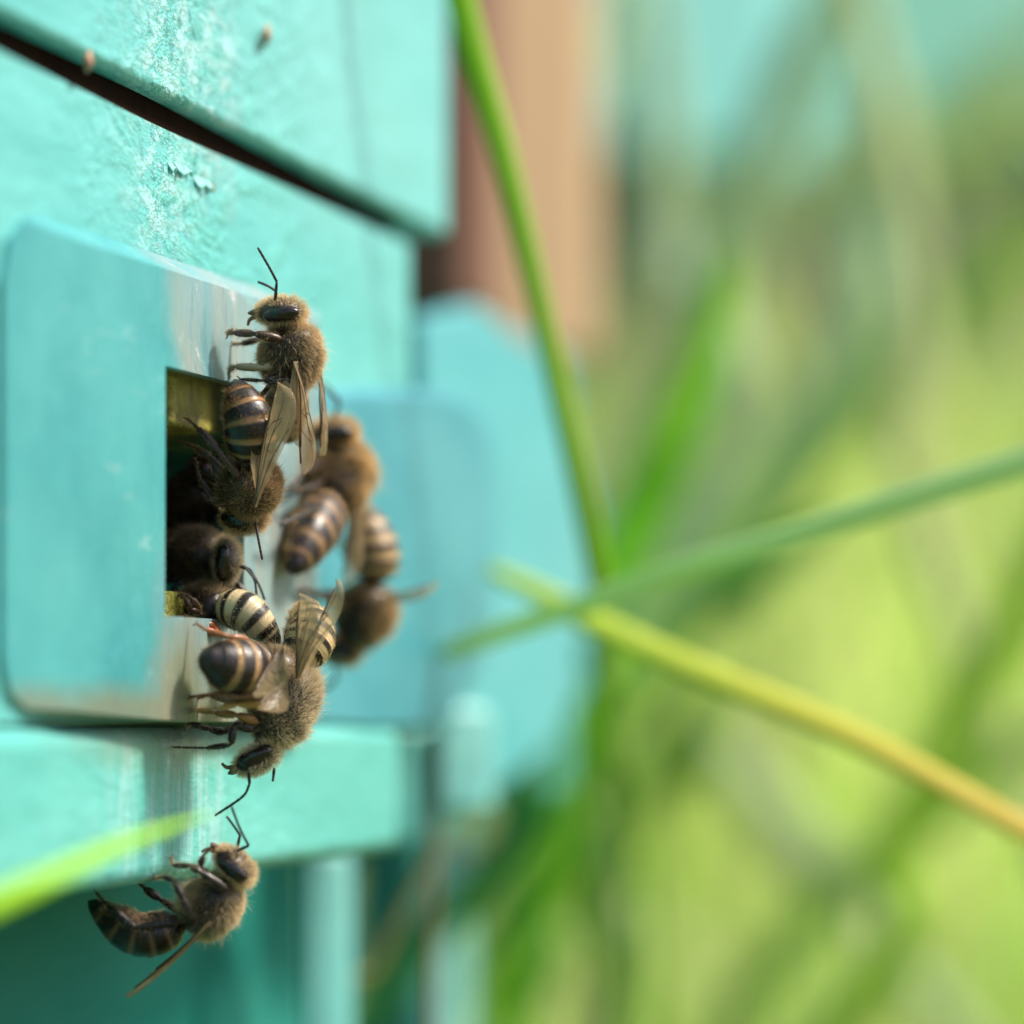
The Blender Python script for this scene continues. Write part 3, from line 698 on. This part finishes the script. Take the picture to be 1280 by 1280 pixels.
    for an in antennae:
        an = np.asarray(an); an[0] = an[0] + (H + MM * hs * f * .85 - an[0]) * (.0)
        seg1 = catmull(an[:2], 7); vv, f2 = tube(seg1, np.array([.09, .10, .115, .12, .12, .11, .09]) * MM * sc, 8); add(vv, f2, dark * .8)
        fl_ = catmull(an[1:], 34) if len(an) > 2 else catmull([an[1], an[1] + (an[1] - an[0]) * .3], 12)
        k = len(fl_); rad = (.095 + .012 * np.cos(np.linspace(0, 10 * 2 * math.pi, k))) * np.clip(np.linspace(1.0, .95, k), 0, 1); rad[-1] = .03
        vv, f2 = tube(fl_, rad * MM * sc, 8); add(vv, f2, dark * .8)
    # ---- legs: femur, tibia, long first tarsal joint and the small toes, one skinned chain each
    if legs is None: legs = []
    ll = []
    X = unit(neck - A0); Dt = unit(D - X * (D @ X)); Lt = np.cross(X, Dt)
    if legs == 'auto' or not legs:
        for sg in (1, -1):
            for j, (fx_, a_, b_, c_) in enumerate(((1.1, .9, 1.4, 1.3), (.1, .1, 1.7, 1.9), (-1.0, -.9, 2.0, 2.6))):
                c0 = T + MM * sc * (X * fx_ + Lt * sg * .8 - Dt * 1.5)
                k1 = c0 + MM * sc * (X * a_ * .8 + Lt * sg * 1.3 - Dt * .5); k2 = k1 + MM * sc * (X * a_ + Lt * sg * .5 - Dt * 1.3)
                k3 = k2 + MM * sc * (X * a_ * .8 + Lt * sg * .1 - Dt * 1.0); k4 = k3 + MM * sc * (X * a_ * .5 - Dt * .35)
                ll.append(([c0, k1, k2, k3, k4], j == 2, dark * 1.5))
    else:
        for lg in legs:
            ps = [pt(q) for q in lg[0]]; ll.append((ps, lg[1], dark * 1.3 if len(lg) < 3 else np.array(lg[2])))
    for ps, hind, lc in ll:
        nJ = len(ps) - 1; R0 = {4: [.30, .26, .19, .09], 3: [.28, .22, .10], 2: [.28, .12], 1: [.26]}[min(4, nJ)]
        if hind: R0 = [r * (1.0, 1.35, 1.25, 1)[min(i, 3)] for i, r in enumerate(R0)]
        path = []; rad = []
        for i in range(nJ):
            r = R0[min(i, len(R0) - 1)]; nn = 9
            if i == nJ - 1 and nJ >= 3:
                prof = np.array([.8, 1.05, .8, 1.0, .8, 1.0, .75, .95, .6])
            else: prof = np.array([.55, .85, 1.05, 1.12, 1.12, 1.08, 1.0, .85, .55])
            sg_ = ps[i] + (ps[i + 1] - ps[i]) * np.linspace(0, 1, nn)[:, None]
            path.append(sg_ if i == nJ - 1 else sg_[:-1]); rad.append((prof if i == nJ - 1 else prof[:-1]) * r)
        path = np.vstack(path); rad = np.concatenate(rad)
        path[1:-1] = path[1:-1] * .5 + (path[:-2] + path[2:]) * .25
        vv, f2 = tube(path, rad * MM * sc, 9); add(vv, f2, lc)
        # claws
        e = ps[-1]; dd = unit(ps[-1] - ps[-2]); q = unit(np.cross(dd, D + .01))
        for sg in (1, -1):
            vv, f2 = tube(catmull([e - dd * .05 * MM, e + (dd * .15 + q * sg * .16) * MM, e + (dd * .12 + q * sg * .26 - D * .14) * MM], 6), np.linspace(.07, .02, 6) * MM * sc, 5); add(vv, f2, BROWN * 1.6)
        # bristles on the leg
        nb = int(len(path) * 14 * dens); ix = rng.integers(1, len(path) - 2, nb); dr = rng.normal(0, 1, (nb, 3)); tt = path[ix + 1] - path[ix]; tt /= np.linalg.norm(tt, axis=1)[:, None] + 1e-9
        dr -= tt * (dr * tt).sum(1)[:, None]; dr /= np.linalg.norm(dr, axis=1)[:, None] + 1e-9
        hp.append(path[ix] + dr * (rad[ix] * MM * sc)[:, None]); hn.append(dr); hb.append(tt); hl.append(rng.uniform(.12, .34, nb) * MM * sc); hw.append(np.full(nb, .011 * MM)); hc.append(tanv * rng.uniform(.5, 1.1, nb)[:, None]); hy.append(np.full(nb, .5))
    Tl = np.array(T)
    o = link("body", np.array(V) - Tl, F, None, root, smooth=True, cols=np.array(C), mats=[M_chitin, M_eye], fm=FM)
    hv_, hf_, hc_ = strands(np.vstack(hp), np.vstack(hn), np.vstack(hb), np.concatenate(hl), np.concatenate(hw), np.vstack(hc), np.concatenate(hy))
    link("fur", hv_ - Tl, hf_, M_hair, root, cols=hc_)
    # ---- wings: (root, tip, width direction, width mm, kind)
    for wg in wings:
        r0, r1, wd_, wmm = pt(wg[0]), pt(wg[1]), cv(*wg[2]), wg[3]
        make_wing(root, r0 - Tl, r1 - Tl, wd_, wmm * MM, wg[4] if len(wg) > 4 else 0)
    return root

def make_wing(root, a, b, wd_, width, hindw):
    ax = b - a; Ln = np.linalg.norm(ax); ax = ax / Ln; wd_ = unit(wd_ - ax * (wd_ @ ax)); n = np.cross(ax, wd_)
    xs = np.linspace(0, 1, 26)
    lead = .10 * np.sin(xs * math.pi * .9) + .02; trail = -np.interp(xs, [0, .08, .3, .6, .78, .9, .97, 1], [.04, .12, .42, .82, .90, .72, .40, -.02])
    if hindw: trail = -np.interp(xs, [0, .1, .35, .6, .8, .93, 1], [.04, .3, .75, .9, .75, .4, -.02])
    V = []; F = []; nv_ = 9
    def pos(x, q):
        yl = np.interp(x, xs, lead); yt = np.interp(x, xs, trail); y = yl + (yt - yl) * q
        cam_ = .05 * math.sin(q * math.pi) * width / Ln * 3 + .03 * math.sin(x * 3) + .004 * math.sin(q * 19 + x * 5)
        return a + ax * x * Ln + wd_ * y * width + n * cam_ * Ln
    for x in xs:
        for j in range(nv_): V.append(pos(x, j / (nv_ - 1)))
    for i in range(25):
        for j in range(nv_ - 1): q = i * nv_ + j; F.append((q, q + 1, q + nv_ + 1, q + nv_))
    fm = [0] * len(F)
    def vein(path, r):
        vv, f2 = tube(catmull([pos(*q) for q in path], 18), r * MM, 5); k = len(V); V.extend(vv); F.extend([tuple(i + k for i in q) for q in f2]); fm.extend([1] * len(f2))
    vein([(0, .5), (.3, .01), (.6, .0), (.9, .02)], .075); vein([(0, .5), (.25, .25), (.5, .12), (.75, .05)], .05)
    if not hindw:
        vein([(.02, .6), (.3, .42), (.55, .38), (.7, .6)], .035); vein([(.02, .7), (.3, .72), (.5, .80), (.66, .95)], .035)
        vein([(.45, .16), (.5, .4)], .03); vein([(.6, .08), (.68, .3), (.72, .6)], .03); vein([(.45, .38), (.47, .75)], .03); vein([(.55, .38), (.8, .5), (.9, .6)], .025)
    else: vein([(.02, .6), (.4, .5), (.7, .6)], .03)
    return link("wing", V, F, None, root, smooth=True, mats=[M_wing, M_vein], fm=fm)

# A: highest bee, head up
bee("topmost bee clinging upright above the opening, head up and antennae raised over its face", 296,
    (352, 391, 0), (363, 441, .6), (360, 482, 2.2), (358, 512, 4.0), (362, 552, 6.5), (1, .05, .15), (-.12, 1, .08), (1, .12, 0), sc=1.06, ra=.85, rt=1.12,
    legs=[([(352, 424, -2), (318, 417, -2.6), (292, 416, -1.5), (286, 414, -.8), (284, 419, -.2)], False, (.05, .02, .01)),
          ([(345, 455, -.6), (330, 460, -1.2), (292, 458, -.4), (287, 462, 0), (286, 472, .3)], False, (.42, .32, .2)),
          ([(352, 470, -.8), (330, 476, -1.8), (300, 474, -.8)], False),
          ([(362, 474, -1), (340, 478, -2), (322, 500, -1)], True),
          ([(356, 430, 2), (325, 424, 3), (300, 430, 3), (292, 430, 3)], False)],
    antennae=[[(343, 386, -1.2), (346, 352, -1.6), (337, 335, -1.8), (322, 309, -2)], [(345, 380, .2), (345, 364, -.2), (336, 358, -.3), (322, 352, -.3)]],
    wings=[((366, 452, -2.3), (377, 594, -1.2), (-.62, .05, -.9), 2.3), ((368, 455, -1.8), (374, 560, -.8), (.55, 0, -.8), 1.6, 1), ((396, 462, 1.5), (400, 570, 2.4), (-.2, 0, -.98), 2.2)], tan=(.74, .50, .24))
# B: head down, abdomen up
bee("bee hanging head down under the topmost bee, its dark banded abdomen pointing up", 294,
    (306, 648, 2.2), (312, 610, .6), (314, 578, -.3), (312, 530, -1.2), (293, 474, -.2), (.62, .0, .75), (-.1, -1, -.2), (.8, 0, .45), ra=1.0, sc=1.0, rt=1.12,
    legs=[([(300, 600, -1.5), (272, 562, -2.2), (246, 534, -1.2), (234, 524, 0)], True, (.06, .025, .015)),
          ([(290, 612, 0), (262, 570, .6), (244, 560, 1.2), (228, 552, 2)], False, (.06, .025, .015)),
          ([(290, 622, 0), (270, 632, .6), (250, 600, 1.2), (244, 574, 1.6)], False, (.06, .03, .02)),
          ([(294, 628, 1), (276, 606, 1), (266, 578, 1.4), (262, 566, 1.6)], False, (.06, .03, .02))],
    antennae=[[(318, 650, .5), (320, 657, 0), (323, 674, -.3), (328, 700, -.6)], [(310, 652, 1), (309, 658, 1), (306, 664, 1)]],
    wings=[((320, 634, -2.6), (350, 478, -2.2), (-.9, -.1, -.42), 2.2), ((324, 624, -2.2), (345, 505, -2.2), (.8, 0, -.5), 1.5, 1), ((336, 610, .5), (356, 474, .6), (-.6, 0, -.8), 2.0)],
    tan=(.60, .38, .17), band=.30, bandcol=(.34, .17, .06))
# C: looking out of the hole
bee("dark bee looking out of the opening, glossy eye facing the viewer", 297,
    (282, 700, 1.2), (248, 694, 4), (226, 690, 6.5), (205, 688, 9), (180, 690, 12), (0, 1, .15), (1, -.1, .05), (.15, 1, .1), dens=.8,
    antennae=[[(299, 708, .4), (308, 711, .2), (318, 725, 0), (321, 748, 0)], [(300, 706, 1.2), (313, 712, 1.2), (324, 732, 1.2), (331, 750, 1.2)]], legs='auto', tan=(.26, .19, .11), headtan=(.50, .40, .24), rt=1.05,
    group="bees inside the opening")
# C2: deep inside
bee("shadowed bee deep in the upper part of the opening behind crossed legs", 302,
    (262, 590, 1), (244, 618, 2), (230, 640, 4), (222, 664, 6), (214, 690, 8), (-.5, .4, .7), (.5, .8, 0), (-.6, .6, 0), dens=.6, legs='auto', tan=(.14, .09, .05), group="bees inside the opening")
# G: striped abdomen emerging at the bottom of the opening
bee("bee with a boldly cream striped abdomen curving out of the bottom of the opening", 294,
    (236, 764, 5), (256, 762, 3.6), (274, 760, 1.6), (308, 766, .4), (350, 808, .6), (.45, .85, .3), (-1, 0, 0), (0, 1, .2), ra=.86, dens=.9, sc=.95,
    legs=[([(262, 776, 0), (272, 792, -1.5), (250, 786, -2), (232, 772, -1)], True, (.35, .05, .01)),
          ([(250, 764, 1), (240, 748, 0), (224, 744, .3), (217, 747, .6)], False, (.1, .05, .02)),
          ([(250, 766, 1), (238, 762, 0), (232, 748, -.3), (226, 742, -.2)], False, (.05, .02, .01)),
          ([(266, 780, -1), (252, 782, -1.6), (236, 772, -1.2), (228, 770, -1)], False, (.2, .08, .03))],
    band=.58, bandcol=(.66, .52, .30), tan=(.40, .28, .14))
# E: abdomen towards the viewer
bee("bee pressed against the cover, glossy black abdomen tip turned left", 288,
    (372, 846, 7), (350, 842, 4.4), (330, 842, 2.0), (300, 836, -.6), (250, 822, -3.2), (.25, .35, .9), (1, 0, -.5), (0, .5, .8), ra=1.14, sc=1.0, dens=.9, antennae=[[(378, 846, 8), (384, 846, 9), (386, 850, 10)], [(378, 842, 8), (384, 840, 9), (386, 838, 10)]],
    legs=[([(335, 868, -1), (300, 872, -2), (264, 868, -1.4), (238, 871, -.6)], True, (.16, .06, .02)),
          ([(330, 880, 0), (296, 880, -1), (274, 885, -1.2), (240, 888, -.8)], False, (.5, .26, .08)),
          ([(310, 800, 0), (286, 796, -1.2), (262, 790, -1), (246, 780, -.6)], False, (.3, .1, .03))],
    wings=[((352, 806, -.4), (318, 868, -4.0), (-.85, -.1, -.35), 2.4), ((355, 850, -.5), (324, 884, -3.2), (-.8, .5, 0), 1.8, 1)],
    band=.36, bandcol=(.36, .21, .09), tipv=.76, tan=(.66, .48, .26))
# F: large bee, head down
bee("large pale furred bee walking head down below the opening, wings raised", 291,
    (322, 946, 0), (356, 884, .8), (374, 826, 1.6), (388, 792, 3.2), (378, 752, 5.4), (1, .30, .25), (.40, -.9, .1), (.9, .40, 0), sc=1.05, rt=1.10, ra=.95,
    legs=[([(318, 912, -1.6), (292, 906, -2.0), (289, 931, -2.2), (258, 935, -1.4), (219, 934, -.6)], False, (.014, .009, .008)),
          ([(322, 902, -1.4), (296, 894, -2.2), (268, 891, -1.4), (240, 886, -.8), (236, 882, -.4)], False, (.34, .16, .05)),
          ([(310, 900, 2), (280, 916, 1.2), (262, 912, .6), (236, 904, 0), (232, 910, .2)], False, (.014, .009, .008)),
          ([(330, 885, -1.6), (300, 878, -2.6), (262, 868, -1.5), (238, 876, -.8)], True, (.18, .07, .03))],
    antennae=[[(311, 966, -1.2), (312, 980, -1.4), (303, 996, -1.5), (268, 1020, -1.6)], [(343, 960, 0), (342, 968, -.2), (341, 977, -.3)]],
    wings=[((378, 848, -1.2), (426, 726, -3.0), (-.5, -.1, -.8), 2.2), ((374, 848, -1.6), (378, 742, -2.2), (-.75, 0, -.6), 2.3), ((374, 848, -1), (392, 756, -1.6), (-.6, 0, -.8), 1.6, 1)],
    tan=(.84, .64, .36), band=.55, bandcol=(.62, .45, .22), hairL=1.1)
# H: lowest bee, hanging under the rail
bee("lowest bee hanging curled under the bottom rail, wing pointing down left", 288,
    (293, 1083, 0), (264, 1132, .2), (230, 1156, .2), (172, 1168, 0), (110, 1126, .2), (.55, -.8, .1), (.62, .78, .05), (.78, -.62, 0), ra=.88, rt=1.05,
    legs=[([(284, 1112, -1.8), (250, 1090, -2.4), (238, 1082, -2), (216, 1082, -1.4), (214, 1073, -1)], False, (.02, .013, .01)),
          ([(240, 1152, -2.2), (228, 1122, -2.8), (218, 1100, -2.2), (204, 1096, -1), (194, 1098, -.6)], False, (.014, .009, .008)),
          ([(236, 1146, 1), (200, 1124, 2), (180, 1110, 2), (170, 1100, 2)], True, (.014, .009, .008)),
          ([(226, 1152, -1), (168, 1160, -1.8), (134, 1132, -1.6), (116, 1110, -1)], True, (.012, .008, .008)),
          ([(262, 1100, -.6), (250, 1083, -1), (254, 1070, -1), (264, 1058, -1)], False, (.02, .012, .01))],
    antennae=[[(295, 1064, -.8), (311, 1057, -1.2), (300, 1036, -1.3), (289, 1007, -1.4)], [(296, 1062, .6), (300, 1044, .4), (292, 1032, .2), (283, 1020, 0)]],
    wings=[((262, 1150, -2.2), (156, 1244, -1.6), (.18, .2, -.95), 1.9), ((264, 1148, -1.6), (186, 1218, -1.0), (.3, .35, -.85), 1.6, 1)],
    tan=(.76, .54, .28), band=.26, bandcol=(.26, .14, .07))
# I, J: the pair farther along
bee("blurred upper bee of the pair on the farther plate, head up", 320,
    (419, 540, 0), (428, 590, 0), (414, 628, -3), (391, 664, -7), (364, 716, -11), (1, .15, .2), (-.1, 1, .1), (1, .1, 0), sc=1.08, ra=1.0, dens=1.1, rt=1.15, legs=[([(410, 600, -2), (380, 612, -9), (355, 610, -12)], False), ([(415, 620, -2), (385, 640, -12), (350, 656, -16)], True), ([(405, 575, -1), (380, 590, -9), (362, 606, -11)], False)],
    wings=[((440, 612, -2), (428, 730, -3), (-.6, 0, -.7), 2.4), ((446, 600, 1), (440, 700, 1), (-.4, 0, -.8), 2)], group="blurred pair of bees", tan=(.74, .48, .20), band=.44, bandcol=(.30, .18, .09), hairL=1.5)
bee("blurred lower bee of the pair, head down with a wing sticking out right", 328,
    (424, 812, 1), (456, 768, 0), (470, 728, 0), (466, 684, 0), (448, 628, 1), (1, .1, .2), (-.35, -1, .1), (.9, -.3, 0), sc=1.12, ra=1.0, dens=1.0, rt=1.12, legs=[([(430, 760, -2), (405, 748, -9), (378, 735, -14)], False), ([(440, 745, 1), (400, 740, -8), (370, 738, -14)], True), ([(430, 790, -1), (410, 800, -5), (398, 790, -8)], False)],
    wings=[((478, 752, -2), (548, 732, -5), (0, .35, -.9), 2.4), ((474, 742, 1), (420, 660, 0), (.3, 0, -.8), 2)], group="blurred pair of bees", band=.5, bandcol=(.58, .38, .17), tan=(.76, .50, .22))
